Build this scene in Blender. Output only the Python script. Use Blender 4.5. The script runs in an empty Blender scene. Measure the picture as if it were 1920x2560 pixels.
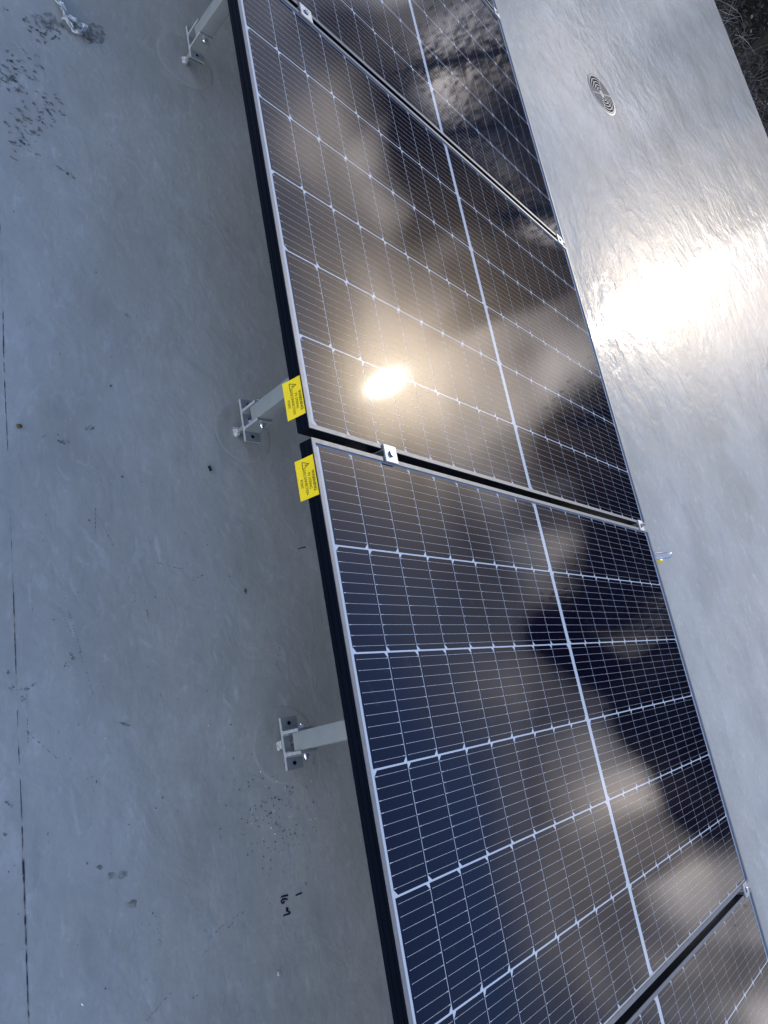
import bpy, bmesh, math, random
from mathutils import Vector, Matrix, noise
random.seed(7)
S = bpy.context.scene
C = S.collection
R = math.radians

# ------------------------------------------------------------------ camera
cam = bpy.data.cameras.new('camera'); co = bpy.data.objects.new('camera', cam); C.objects.link(co)
CL = Vector((-0.8230015, -1.6817247, 1.4168594))
CR = Vector((0.7354663, -0.1796759, 0.6533038)); CD = Vector((0.0584400, -0.9437842, -0.3253554)); CF = Vector((0.6750363, 0.2774670, -0.6836212))
m = Matrix.Identity(4)
for i in range(3):
    m[i][0] = CR[i]; m[i][1] = -CD[i]; m[i][2] = -CF[i]; m[i][3] = CL[i]
co.matrix_world = m
FPX = 1947.83                       # focal length in pixels of the 1920 px wide photograph
cam.sensor_fit = 'HORIZONTAL'; cam.sensor_width = 36; cam.lens = 36 * FPX / 1920
cam.clip_start = 0.05; cam.clip_end = 2000
S.camera = co

# ------------------------------------------------------------------ light
SUN_EL, SUN_AZ = R(21.0), R(27.25)            # azimuth counted from +X towards +Y
SD = Vector((math.cos(SUN_EL) * math.cos(SUN_AZ), math.cos(SUN_EL) * math.sin(SUN_AZ), math.sin(SUN_EL)))
sl = bpy.data.lights.new('sun', 'SUN'); sl.energy = 1.6; sl.angle = R(0.8); sl.color = (1.0, 0.94, 0.83)
so = bpy.data.objects.new('sun', sl); C.objects.link(so)
so.rotation_euler = SD.to_track_quat('Z', 'Y').to_euler()

S.view_settings.view_transform = 'Standard'; S.view_settings.look = 'None'
S.view_settings.exposure = 1.0; S.view_settings.gamma = 1

w = bpy.data.worlds.new('World'); S.world = w; w.use_nodes = True
nt = w.node_tree; N = nt.nodes; Lk = nt.links; N.clear()
def nd(t, **k):
    n = N.new(t)
    for a, b in k.items(): setattr(n, a, b)
    return n
def mth(op, a, b=None, clamp=False):
    n = nd('ShaderNodeMath', operation=op, use_clamp=clamp)
    for i, v in enumerate((a, b)):
        if v is None: continue
        if isinstance(v, (int, float)): n.inputs[i].default_value = v
        else: Lk.new(v, n.inputs[i])
    return n.outputs[0]
sky = nd('ShaderNodeTexSky', sky_type='NISHITA', sun_disc=False, sun_elevation=SUN_EL, sun_rotation=R(90) - SUN_AZ)
sky.air_density = 1.0; sky.dust_density = 0.6; sky.ozone_density = 1.6
tc = nd('ShaderNodeTexCoord')
sep = nd('ShaderNodeSeparateXYZ'); Lk.new(tc.outputs['Generated'], sep.inputs[0])
dp = nd('ShaderNodeVectorMath', operation='DOT_PRODUCT'); Lk.new(tc.outputs['Generated'], dp.inputs[0]); dp.inputs[1].default_value = SD
dot = mth('MAXIMUM', dp.outputs['Value'], 0.0)
glow = mth('POWER', dot, 90.0); glow2 = mth('POWER', dot, 9.0); glow3 = mth('POWER', dot, 420.0)
mp = nd('ShaderNodeMapping'); mp.inputs['Scale'].default_value = (1, 1, 2.6); mp.inputs['Rotation'].default_value = (R(14), R(8), R(20))
Lk.new(tc.outputs['Generated'], mp.inputs[0])
no = nd('ShaderNodeTexNoise'); no.inputs['Scale'].default_value = 3.6; no.inputs['Detail'].default_value = 1.6; no.inputs['Roughness'].default_value = 0.4; no.inputs['Distortion'].default_value = 0.4
Lk.new(mp.outputs[0], no.inputs['Vector'])
rp = nd('ShaderNodeMapRange'); rp.inputs['From Min'].default_value = 0.40; rp.inputs['From Max'].default_value = 0.66
Lk.new(no.outputs['Fac'], rp.inputs['Value'])
# bank of broken cloud low in the sky, thinning out above
edge = mth('ADD', sep.outputs['Z'], mth('MULTIPLY', mth('SUBTRACT', no.outputs['Fac'], 0.5), -0.16))
edge = mth('SUBTRACT', edge, mth('MULTIPLY', mth('POWER', dot, 20.0), 0.09))
low = nd('ShaderNodeMapRange', interpolation_type='SMOOTHSTEP'); low.inputs['From Min'].default_value = 0.435; low.inputs['From Max'].default_value = 0.29
Lk.new(edge, low.inputs['Value'])
fr = nd('ShaderNodeMapRange'); fr.inputs['From Min'].default_value = -0.1; fr.inputs['From Max'].default_value = 0.4; Lk.new(dp.outputs['Value'], fr.inputs['Value'])
mask = mth('MULTIPLY', low.outputs[0], fr.outputs[0])
# soft lumps put into the sky, bright ones cloud, dark ones blurred trees: (elevation, azimuth, radius, strength) in degrees; the direction is warped a little so that none is round
wn = nd('ShaderNodeTexNoise'); wn.inputs['Scale'].default_value = 7.0; wn.inputs['Detail'].default_value = 1.5; Lk.new(tc.outputs['Generated'], wn.inputs['Vector'])
w1 = nd('ShaderNodeVectorMath', operation='SUBTRACT'); Lk.new(wn.outputs['Color'], w1.inputs[0]); w1.inputs[1].default_value = (.5, .5, .5)
w2 = nd('ShaderNodeVectorMath', operation='SCALE'); Lk.new(w1.outputs[0], w2.inputs[0]); w2.inputs['Scale'].default_value = 0.16
w3 = nd('ShaderNodeVectorMath', operation='ADD'); Lk.new(tc.outputs['Generated'], w3.inputs[0]); Lk.new(w2.outputs[0], w3.inputs[1])
w4 = nd('ShaderNodeVectorMath', operation='NORMALIZE'); Lk.new(w3.outputs[0], w4.inputs[0])
def lumps(rows):
    tot = None
    for el, az, sg, k in rows:
        e, a = R(el), R(az)
        q = nd('ShaderNodeVectorMath', operation='DOT_PRODUCT'); Lk.new(w4.outputs[0], q.inputs[0])
        q.inputs[1].default_value = (math.cos(e) * math.cos(a), math.cos(e) * math.sin(a), math.sin(e))
        g = mth('MULTIPLY', mth('EXPONENT', mth('MULTIPLY', mth('SUBTRACT', q.outputs['Value'], 1.0), 1 / R(sg) ** 2)), k)
        tot = g if tot is None else mth('ADD', tot, g)
    return tot
bright = lumps([(19.5, 26, 4.0, 5.0), (21, 32, 3.5, 2.5), (15.5, 28.5, 3.2, 2.5), (12, 10.5, 2.6, 2.4), (10.6, 5.1, 1.7, 1.8), (17, 3, 2.2, 1.0), (12.0, -6.8, 2.6, 2.6), (11, -10, 2.4, 1.6),
                (7.4, 33.6, 1.8, 1.8), (6.9, 23.5, 2.2, 1.5), (12.5, 21.5, 2.6, 2.2), (12.2, 34.4, 1.4, 1.3), (17.1, 39.0, 2.6, 2.6), (18.6, 44, 2.2, 1.8), (15.3, 45.5, 2.0, 1.8), (7.2, 42.8, 1.6, 2.2),
                (9.2, 36.4, 1.2, 1.3), (7.6, 27, 1.8, 1.6), (16.5, -8.5, 2.4, .9), (20, -9, 2.4, .5), (19, -14, 2.4, .5), (8.5, -17, 3, 1.6), (9.0, 47.5, 2.2, 1.2), (16, -16, 2.4, .7)])
darkl = lumps([(7.8, 13.6, 2.3, 1.3), (8, 9.5, 2.3, 1.4), (11.5, 8.0, 1.5, .9), (15.2, 6.3, 1.6, 1.1), (14.0, 3.2, 1.8, 1.2), (10.6, .3, 2.3, 1.4), (9.2, -2.6, 2.6, 1.4), (7.7, 1.9, 1.6, 1.0), (7.0, 29.8, 1.7, 1.1),
               (12.0, 38.6, 2.3, 1.4), (5.3, 36.7, 1.7, 1.4), (10, 18.5, 1.8, 1.0), (13.2, 42.2, 1.6, 1.1), (11.0, 36.0, 1.3, 1.0), (9.8, 31.8, 1.6, 1.2), (8.3, -6.6, 1.8, .9), (7.6, -9.5, 1.8, .7), (6.0, 40, 1.3, .9), (4, 20, 3, 1), (13.4, 31.8, 1.3, .7), (15.5, 35.5, 1.8, .7)])
# upright soft streaks painted low in the bank to stand for far blurred trees
sm_ = nd('ShaderNodeMapping'); sm_.inputs['Scale'].default_value = (1, 1, .30); sm_.inputs['Rotation'].default_value = (R(12), 0, 0); Lk.new(tc.outputs['Generated'], sm_.inputs[0])
sn = nd('ShaderNodeTexNoise'); sn.inputs['Scale'].default_value = 13; sn.inputs['Detail'].default_value = 1.0; Lk.new(sm_.outputs[0], sn.inputs['Vector'])
sr = nd('ShaderNodeMapRange', interpolation_type='SMOOTHSTEP'); sr.inputs['From Min'].default_value = .38; sr.inputs['From Max'].default_value = .60; sr.inputs['To Min'].default_value = .30; sr.inputs['To Max'].default_value = 1.30; Lk.new(sn.outputs['Fac'], sr.inputs['Value'])
se = nd('ShaderNodeMapRange', interpolation_type='SMOOTHSTEP'); se.inputs['From Min'].default_value = .34; se.inputs['From Max'].default_value = .20; Lk.new(sep.outputs['Z'], se.inputs['Value'])
streak = mth('ADD', 1.0, mth('MULTIPLY', se.outputs[0], mth('SUBTRACT', sr.outputs[0], 1.0)))
nv = mth('MULTIPLY', mth('ADD', mth('MULTIPLY', rp.outputs[0], 0.8), 0.62), streak)
cb = nd('ShaderNodeVectorMath', operation='SCALE'); cb.inputs[0].default_value = (1.85, 1.98, 2.45); Lk.new(nv, cb.inputs['Scale'])
ct = nd('ShaderNodeVectorMath', operation='SCALE'); ct.inputs[0].default_value = (2.25, 1.92, 1.58); Lk.new(mth('MULTIPLY', bright, nv), ct.inputs['Scale'])
cs = nd('ShaderNodeVectorMath', operation='ADD'); Lk.new(cb.outputs[0], cs.inputs[0]); Lk.new(ct.outputs[0], cs.inputs[1])
cc = nd('ShaderNodeVectorMath', operation='SCALE'); Lk.new(cs.outputs[0], cc.inputs[0]); Lk.new(mth('MAXIMUM', mth('SUBTRACT', 1.0, darkl), 0.03), cc.inputs['Scale'])
mx = nd('ShaderNodeMix', data_type='RGBA'); Lk.new(mask, mx.inputs[0]); Lk.new(cc.outputs[0], mx.inputs[7])
vn = nd('ShaderNodeVectorMath', operation='MULTIPLY'); Lk.new(sky.outputs[0], vn.inputs[0]); vn.inputs[1].default_value = (0.35, 0.45, 0.70)
vs = nd('ShaderNodeVectorMath', operation='SCALE'); vs.inputs[0].default_value = (0.66, 0.96, 1.28)      # added bluish fill to light the shade, stronger overhead and behind
vf = nd('ShaderNodeMapRange'); vf.inputs['From Min'].default_value = 0.9; vf.inputs['From Max'].default_value = 0.1; Lk.new(dp.outputs['Value'], vf.inputs['Value'])
Lk.new(vf.outputs[0], vs.inputs['Scale'])
vl = nd('ShaderNodeVectorMath', operation='ADD'); Lk.new(vn.outputs[0], vl.inputs[0]); Lk.new(vs.outputs[0], vl.inputs[1])
# warm brightness added low opposite the sun to light the shaded roof
bk = nd('ShaderNodeMapRange', interpolation_type='SMOOTHSTEP'); bk.inputs['From Min'].default_value = 0.35; bk.inputs['From Max'].default_value = -0.5; Lk.new(dp.outputs['Value'], bk.inputs['Value'])
bl_ = nd('ShaderNodeMapRange', interpolation_type='SMOOTHSTEP'); bl_.inputs['From Min'].default_value = 0.60; bl_.inputs['From Max'].default_value = 0.10; Lk.new(edge, bl_.inputs['Value'])
bs = nd('ShaderNodeVectorMath', operation='SCALE'); bs.inputs[0].default_value = (9.0, 7.8, 6.0); Lk.new(mth('MULTIPLY', bk.outputs[0], bl_.outputs[0]), bs.inputs['Scale'])
vb = nd('ShaderNodeVectorMath', operation='ADD'); Lk.new(vl.outputs[0], vb.inputs[0]); Lk.new(bs.outputs[0], vb.inputs[1])
Lk.new(vb.outputs[0], mx.inputs[6])
ad = nd('ShaderNodeVectorMath', operation='SCALE'); ad.inputs[0].default_value = (1.0, 0.77, 0.50)
Lk.new(mth('ADD', mth('MULTIPLY', glow, 8.0), mth('MULTIPLY', glow3, 24.0)), ad.inputs['Scale'])
sm = nd('ShaderNodeVectorMath', operation='ADD'); Lk.new(mx.outputs[2], sm.inputs[0]); Lk.new(ad.outputs[0], sm.inputs[1])
bg = nd('ShaderNodeBackground'); bg.inputs['Strength'].default_value = 0.15
Lk.new(sm.outputs[0], bg.inputs[0])
wo = nd('ShaderNodeOutputWorld'); Lk.new(bg.outputs[0], wo.inputs[0])

# ------------------------------------------------------------------ helpers
def tag(o, label=None, cat=None, group=None, kind=None):
    if label: o['label'] = label
    if cat: o['category'] = cat
    if group: o['group'] = group
    if kind: o['kind'] = kind
    return o
def empty(name, loc=(0, 0, 0), rot=(0, 0, 0)):
    o = bpy.data.objects.new(name, None); C.objects.link(o); o.location = loc; o.rotation_euler = rot
    o.empty_display_size = .1
    return o
class MB:
    """collects shapes into one mesh"""
    def __init__(s): s.v = []; s.f = []; s.mi = []; s.cur = 0
    def poly(s, pts):
        b = len(s.v); s.v += [tuple(p) for p in pts]; s.f.append(tuple(range(b, b + len(pts)))); s.mi.append(s.cur)
    def box(s, x0, x1, y0, y1, z0, z1):
        b = len(s.v)
        s.v += [(x, y, z) for z in (z0, z1) for (x, y) in ((x0, y0), (x1, y0), (x1, y1), (x0, y1))]
        for q in ((0, 3, 2, 1), (4, 5, 6, 7), (0, 1, 5, 4), (1, 2, 6, 5), (2, 3, 7, 6), (3, 0, 4, 7)):
            s.f.append(tuple(b + i for i in q)); s.mi.append(s.cur)
    def prism(s, pts, a, b, axis='z'):
        """2-D outline (counter-clockwise) pushed from a to b along an axis"""
        def P(u, v, t): return {'z': (u, v, t), 'x': (t, u, v), 'y': (v, t, u)}[axis]
        k = len(s.v); n = len(pts)
        s.v += [P(u, v, a) for u, v in pts] + [P(u, v, b) for u, v in pts]
        s.f.append(tuple(k + i for i in reversed(range(n)))); s.f.append(tuple(k + n + i for i in range(n))); s.mi += [s.cur] * 2
        for i in range(n):
            j = (i + 1) % n
            s.f.append((k + i, k + j, k + n + j, k + n + i)); s.mi.append(s.cur)
    def rings(s, rings, closed=True, capa=True, capb=True):
        k = len(s.v); n = len(rings[0])
        for r in rings: s.v += [tuple(p) for p in r]
        for a in range(len(rings) - 1):
            for i in range(n if closed else n - 1):
                j = (i + 1) % n
                s.f.append((k + a * n + i, k + a * n + j, k + (a + 1) * n + j, k + (a + 1) * n + i)); s.mi.append(s.cur)
        if capa: s.f.append(tuple(k + i for i in reversed(range(n)))); s.mi.append(s.cur)
        if capb: s.f.append(tuple(k + (len(rings) - 1) * n + i for i in range(n))); s.mi.append(s.cur)
    def tube(s, pts, rad, n=8, capa=True, capb=True):
        pts = [Vector(p) for p in pts]
        rr = rad if isinstance(rad, (list, tuple)) else [rad] * len(pts)
        out = []; up = None
        for i, p in enumerate(pts):
            d = (pts[min(i + 1, len(pts) - 1)] - pts[max(i - 1, 0)]).normalized()
            if up is None: up = Vector((0, 0, 1)) if abs(d.z) < .9 else Vector((1, 0, 0))
            a = d.cross(up).normalized(); b = a.cross(d); up = b
            out.append([p + (a * math.cos(t) + b * math.sin(t)) * rr[i] for t in (2 * math.pi * k / n for k in range(n))])
        s.rings(out, True, capa, capb)
    def lathe(s, prof, c=(0, 0, 0), n=24, axis='z'):
        rg = []
        for r, h in prof:
            ring = []
            for k in range(n):
                t = 2 * math.pi * k / n; u, v = r * math.cos(t), r * math.sin(t)
                q = {'z': (u, v, h), 'y': (v, h, u), 'x': (h, u, v)}[axis]
                ring.append((c[0] + q[0], c[1] + q[1], c[2] + q[2]))
            rg.append(ring)
        s.rings(rg, True, True, True)
    def build(s, name, mats, parent=None, bevel=0, smooth=False, loc=None, rot=None):
        me = bpy.data.meshes.new(name); me.from_pydata(s.v, [], s.f)
        for mm in (mats if isinstance(mats, (list, tuple)) else [mats]): me.materials.append(mm)
        me.polygons.foreach_set('material_index', s.mi)
        me.update()
        o = bpy.data.objects.new(name, me); C.objects.link(o)
        if parent: o.parent = parent
        if loc: o.location = loc
        if rot: o.rotation_euler = rot
        if smooth:
            for pl in me.polygons: pl.use_smooth = True
            try: me.set_sharp_from_angle(angle=R(40))
            except Exception: pass
        if bevel:
            b = o.modifiers.new('bevel', 'BEVEL'); b.width = bevel; b.segments = 2; b.limit_method = 'ANGLE'; b.angle_limit = R(40)
            b.harden_normals = False
        return o
def copy_tree(o, parent=None):
    c = o.copy(); C.objects.link(c); c.parent = parent
    for ch in [x for x in list(bpy.data.objects) if x.parent == o]: copy_tree(ch, c)
    return c
def onroof(px, py, z=0.0):
    """the point of the roof plane seen at a pixel of the 1920x2560 photograph"""
    d = CR * ((px - 960) / FPX) + CD * ((py - 1280) / FPX) + CF
    k = (z - CL.z) / d.z
    return CL + d * k

# ------------------------------------------------------------------ materials
def mat(name, col, rough=.5, metal=0, spec=.5, var=0, vscale=40, bump=0, bscale=200, stretch=(1, 1, 1)):
    m = bpy.data.materials.new(name); m.use_nodes = True
    t = m.node_tree; b = t.nodes['Principled BSDF']
    b.inputs['Base Color'].default_value = (*col, 1); b.inputs['Roughness'].default_value = rough
    b.inputs['Metallic'].default_value = metal; b.inputs['Specular IOR Level'].default_value = spec
    tc = t.nodes.new('ShaderNodeTexCoord'); mp = t.nodes.new('ShaderNodeMapping'); mp.inputs['Scale'].default_value = stretch
    t.links.new(tc.outputs['Object'], mp.inputs[0])
    if var:
        n = t.nodes.new('ShaderNodeTexNoise'); n.inputs['Scale'].default_value = vscale; n.inputs['Detail'].default_value = 5
        t.links.new(mp.outputs[0], n.inputs['Vector'])
        r = t.nodes.new('ShaderNodeMix'); r.data_type = 'RGBA'
        r.inputs[6].default_value = (*[c * (1 - var) for c in col], 1); r.inputs[7].default_value = (*[min(1, c * (1 + var)) for c in col], 1)
        q = t.nodes.new('ShaderNodeMapRange'); q.inputs['From Min'].default_value = .35; q.inputs['From Max'].default_value = .65
        t.links.new(n.outputs['Fac'], q.inputs['Value']); t.links.new(q.outputs[0], r.inputs[0]); t.links.new(r.outputs[2], b.inputs['Base Color'])
        q2 = t.nodes.new('ShaderNodeMapRange'); q2.inputs['To Min'].default_value = max(.02, rough - .08); q2.inputs['To Max'].default_value = rough + .1
        t.links.new(n.outputs['Fac'], q2.inputs['Value']); t.links.new(q2.outputs[0], b.inputs['Roughness'])
    if bump:
        n = t.nodes.new('ShaderNodeTexNoise'); n.inputs['Scale'].default_value = bscale; n.inputs['Detail'].default_value = 3
        t.links.new(mp.outputs[0], n.inputs['Vector'])
        u = t.nodes.new('ShaderNodeBump'); u.inputs['Strength'].default_value = bump; u.inputs['Distance'].default_value = .001
        t.links.new(n.outputs['Fac'], u.inputs['Height']); t.links.new(u.outputs[0], b.inputs['Normal'])
    return m
galv = mat('painted_steel', (.27, .30, .315), .42, .3, .5, .05, 25, .10, 400)
alu = mat('brushed_aluminium', (.40, .42, .44), .5, .4, .4, .08, 80, .3, 300, (1, 12, 1))
cutedge = mat('cut_steel', (.48, .52, .55), .4, .5, .5, .1, 120, .3, 500)
stain = mat('stainless', (.72, .72, .74), .22, 1)
lipm = mat('lip_sky_sheen', (.15, .16, .18), .50, 0, .25, .06, 60, .1, 300)  # top of the black frame, lightened to grey for the sky it mirrors
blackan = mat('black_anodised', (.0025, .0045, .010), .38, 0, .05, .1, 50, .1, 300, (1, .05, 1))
yellow = mat('yellow_vinyl', (.80, .62, .006), .38, 0, .5, .04, 20)
ink = mat('black_ink', (.012, .011, .004), .5)
penink = mat('marker_ink', (.010, .008, .030), .35)
rubber = mat('black_rubber', (.012, .012, .014), .6)
sealant = mat('grey_sealant', (.36, .38, .39), .3, 0, .5, .15, 60, .8, 120)
dark = mat('drain_dark', (.006, .007, .010), .9, 0, .05)
drainm = mat('grate_steel', (.15, .165, .19), .5, .2, .5, .15, 60)

def glass_layer(t, b, rough):
    """every sheet of the laminate lies under the same slightly rippled anti-glare glass"""
    tc = t.nodes.new('ShaderNodeTexCoord')
    mp = t.nodes.new('ShaderNodeMapping'); mp.inputs['Scale'].default_value = (1.0, .45, 1); t.links.new(tc.outputs['Object'], mp.inputs[0])
    n1 = t.nodes.new('ShaderNodeTexNoise'); n1.inputs['Scale'].default_value = 75; n1.inputs['Detail'].default_value = 2
    n2 = t.nodes.new('ShaderNodeTexNoise'); n2.inputs['Scale'].default_value = 420; n2.inputs['Detail'].default_value = 1
    t.links.new(mp.outputs[0], n1.inputs['Vector']); t.links.new(tc.outputs['Object'], n2.inputs['Vector'])
    b1 = t.nodes.new('ShaderNodeBump'); b1.inputs['Strength'].default_value = .026; b1.inputs['Distance'].default_value = .0008
    b2 = t.nodes.new('ShaderNodeBump'); b2.inputs['Strength'].default_value = .025; b2.inputs['Distance'].default_value = .00018
    t.links.new(n1.outputs['Fac'], b1.inputs['Height']); t.links.new(n2.outputs['Fac'], b2.inputs['Height'])
    t.links.new(b1.outputs[0], b2.inputs['Normal'])
    b.inputs['Coat Weight'].default_value = 1; b.inputs['Coat Roughness'].default_value = rough; b.inputs['Coat IOR'].default_value = 1.33
    t.links.new(b2.outputs[0], b.inputs['Coat Normal'])
def lam(name, col, rough=.6, metal=0, var=None):
    m = bpy.data.materials.new(name); m.use_nodes = True; t = m.node_tree; b = t.nodes['Principled BSDF']
    b.inputs['Base Color'].default_value = (*col, 1); b.inputs['Roughness'].default_value = rough
    b.inputs['Metallic'].default_value = metal; b.inputs['Specular IOR Level'].default_value = 0.0 if not metal else .5
    if var:
        tc = t.nodes.new('ShaderNodeTexCoord'); n = t.nodes.new('ShaderNodeTexNoise'); n.inputs['Scale'].default_value = 9; n.inputs['Detail'].default_value = 6
        t.links.new(tc.outputs['Object'], n.inputs['Vector'])
        r = t.nodes.new('ShaderNodeMix'); r.data_type = 'RGBA'; r.inputs[6].default_value = (*col, 1); r.inputs[7].default_value = (*var, 1)
        t.links.new(n.outputs['Fac'], r.inputs[0])
        n2 = t.nodes.new('ShaderNodeTexNoise'); n2.inputs['Scale'].default_value = 26; n2.inputs['Detail'].default_value = 7; n2.inputs['Roughness'].default_value = .7; t.links.new(tc.outputs['Object'], n2.inputs['Vector'])
        q = t.nodes.new('ShaderNodeMapRange'); q.inputs['From Min'].default_value = .60; q.inputs['From Max'].default_value = .78; q.inputs['To Max'].default_value = .8; t.links.new(n2.outputs['Fac'], q.inputs['Value'])
        r2 = t.nodes.new('ShaderNodeMix'); r2.data_type = 'RGBA'; t.links.new(q.outputs[0], r2.inputs[0]); t.links.new(r.outputs[2], r2.inputs[6]); r2.inputs[7].default_value = (.022, .026, .040, 1)   # dried water spots
        t.links.new(r2.outputs[2], b.inputs['Base Color'])
    glass_layer(t, b, .029)
    return m
m_back = lam('white_backsheet', (.41, .48, .57))
m_cell = lam('silicon_cell', (.0015, .0018, .0075), var=(.0026, .0030, .0130))
m_wire = lam('tinned_wire', (.42, .45, .50), .5, 0)

# roof coating: grey brushed-on liquid membrane
def roof_material():
    m = bpy.data.materials.new('grey_roof_coating'); m.use_nodes = True; t = m.node_tree; b = t.nodes['Principled BSDF']; L = t.links
    tc = t.nodes.new('ShaderNodeTexCoord')
    def noi(scale, detail=4, stretch=(1, 1, 1), rough=.55, dist=0, off=(0, 0, 0)):
        mp = t.nodes.new('ShaderNodeMapping'); mp.inputs['Scale'].default_value = stretch; mp.inputs['Location'].default_value = off
        L.new(tc.outputs['Object'], mp.inputs[0])
        n = t.nodes.new('ShaderNodeTexNoise'); n.inputs['Scale'].default_value = scale; n.inputs['Detail'].default_value = detail
        n.inputs['Roughness'].default_value = rough; n.inputs['Distortion'].default_value = dist
        L.new(mp.outputs[0], n.inputs['Vector']); return n.outputs['Fac']
    def mr(x, a, b_, c=0, d=1):
        q = t.nodes.new('ShaderNodeMapRange'); q.inputs['From Min'].default_value = a; q.inputs['From Max'].default_value = b_
        q.inputs['To Min'].default_value = c; q.inputs['To Max'].default_value = d; L.new(x, q.inputs['Value']); return q.outputs[0]
    def mixc(f, a, b_):
        r = t.nodes.new('ShaderNodeMix'); r.data_type = 'RGBA'; L.new(f, r.inputs[0])
        for i, v in ((6, a), (7, b_)):
            if isinstance(v, tuple): r.inputs[i].default_value = (*v, 1)
            else: L.new(v, r.inputs[i])
        return r.outputs[2]
    c = mixc(mr(noi(2.6, 6, (1, .8, 1), .6), .34, .66), (.345, .336, .300), (.465, .452, .408))
    c = mixc(mr(noi(90, 8, (1, .7, 1), .75, .4), .35, .65, .0, .55), c, (.33, .334, .315))
    c = mixc(mr(noi(3.1, 6, (1, .7, 1), .6, .4, (5, 2, 0)), .45, .75, 0, .45), c, (.50, .51, .495))
    c = mixc(mr(noi(38, 6, (1, .5, 1), .65, 1.2), .56, .74, 0, .45), c, (.58, .60, .59))      # pale brushed streaks
    c = mixc(mr(noi(14, 6, (1, .6, 1), .7), .56, .76, 0, .5), c, (.56, .58, .58))
    c = mixc(mr(noi(7, 6, (1.3, .5, 1), .65, 0, (3, 1, 0)), .52, .74, 0, .5), c, (.285, .29, .28))
    c = mixc(mr(noi(300, 3, (1, .6, 1), .7), .68, .76, 0, .5), c, (.52, .54, .55))
    c = mixc(mr(noi(160, 2, (1, .35, 1)), .70, .78, 0, .5), c, (.16, .165, .17))
    L.new(c, b.inputs['Base Color'])
    L.new(mr(noi(7, 6, (1.2, .7, 1), .65), .38, .64, .03, .10), b.inputs['Roughness'])
    def bmp(h, strength, dist, prev=None):
        u = t.nodes.new('ShaderNodeBump'); u.inputs['Strength'].default_value = strength; u.inputs['Distance'].default_value = dist
        L.new(h, u.inputs['Height'])
        if prev: L.new(prev, u.inputs['Normal'])
        return u.outputs[0]
    n = bmp(noi(1.6, 3, (1, 1, 1), .5), 1, .004)
    n = bmp(noi(9, 4, (1.0, .8, 1), .5, .8), 1, .0024, n)
    n = bmp(noi(34, 4, (1.0, .6, 1), .55, .7), 1, .00075, n)
    n = bmp(noi(190, 3, (1.0, .6, 1), .6), 1, .00004, n)
    L.new(n, b.inputs['Normal'])
    b.inputs['Specular IOR Level'].default_value = .07
    return m
m_roof = roof_material()

# ------------------------------------------------------------------ roof, building, ground
mb = MB()
mb.box(-7, 6.14, -12, 12, -.22, 0)
roof = mb.build('roof', m_roof, bevel=.006); tag(roof, 'flat roof coated in glossy grey brushed membrane', 'roof', kind='structure')
bl = empty('building', (0, 0, -3.4)); tag(bl, 'rendered building carrying the grey flat roof', 'building')
mb = MB(); mb.box(-6.8, 5.98, -11.8, 11.8, 0, 3.18); mb.build('wall', mat('render', (.45, .43, .40), .8, 0, .3, .1, 3), bl)
mb = MB(); mb.box(-400, 400, -400, 400, -3.9, -3.4)
gr = mb.build('ground', mat('dark_soil', (.010, .009, .008), 1.0, 0, 0, .4, .8, .5, 5)); tag(gr, 'dark leaf-strewn ground below the roof', 'ground', kind='structure')

# ------------------------------------------------------------------ solar panels
TILT = R(10); ZT = .44
Lp, Wp, PITCH = 1.7104, 1.1358, 1.1544
MT, MS, GT, GS, CG = .0204, .0119, .00094, .0040, .0164
LIP, FD, REC = .0085, .0305, .0050
def onpanel(t, s, z=0):           # t up the slope away from the camera, s along the row
    return Vector((t * math.cos(TILT) + z * math.sin(TILT), -s, ZT - t * math.sin(TILT) + z * math.cos(TILT)))

fm = MB()
def ring(x0, x1, y0, y1, w, z0, z1):
    fm.box(x0, x1, y0, y0 + w, z0, z1); fm.box(x0, x1, y1 - w, y1, z0, z1)
    fm.box(x0, x0 + w, y0 + w, y1 - w, z0, z1); fm.box(x1 - w, x1, y0 + w, y1 - w, z0, z1)
# mitred lip
def mitre(x0, x1, y0, y1, w, z0, z1):
    o = [(x0, y0), (x1, y0), (x1, y1), (x0, y1)]; i = [(x0 + w, y0 + w), (x1 - w, y0 + w), (x1 - w, y1 - w), (x0 + w, y1 - w)]
    for k in range(4):
        j = (k + 1) % 4; g = .00012
        fm.prism([o[k], o[j], i[j], i[k]], z0, z1)
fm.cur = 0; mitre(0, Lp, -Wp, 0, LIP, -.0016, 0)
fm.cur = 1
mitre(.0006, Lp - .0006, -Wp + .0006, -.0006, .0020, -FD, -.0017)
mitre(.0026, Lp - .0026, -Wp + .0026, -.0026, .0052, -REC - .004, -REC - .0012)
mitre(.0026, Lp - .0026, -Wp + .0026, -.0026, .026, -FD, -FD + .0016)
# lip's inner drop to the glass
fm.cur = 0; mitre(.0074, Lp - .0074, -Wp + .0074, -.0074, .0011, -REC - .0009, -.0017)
# shallow ribs on the outer walls
fm.cur = 1
for z in (-.0095, -.021):
    fm.box(-.0002, .0004, -Wp + .004, -.004, z - .0006, z + .0006)
frame_ob = fm

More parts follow.
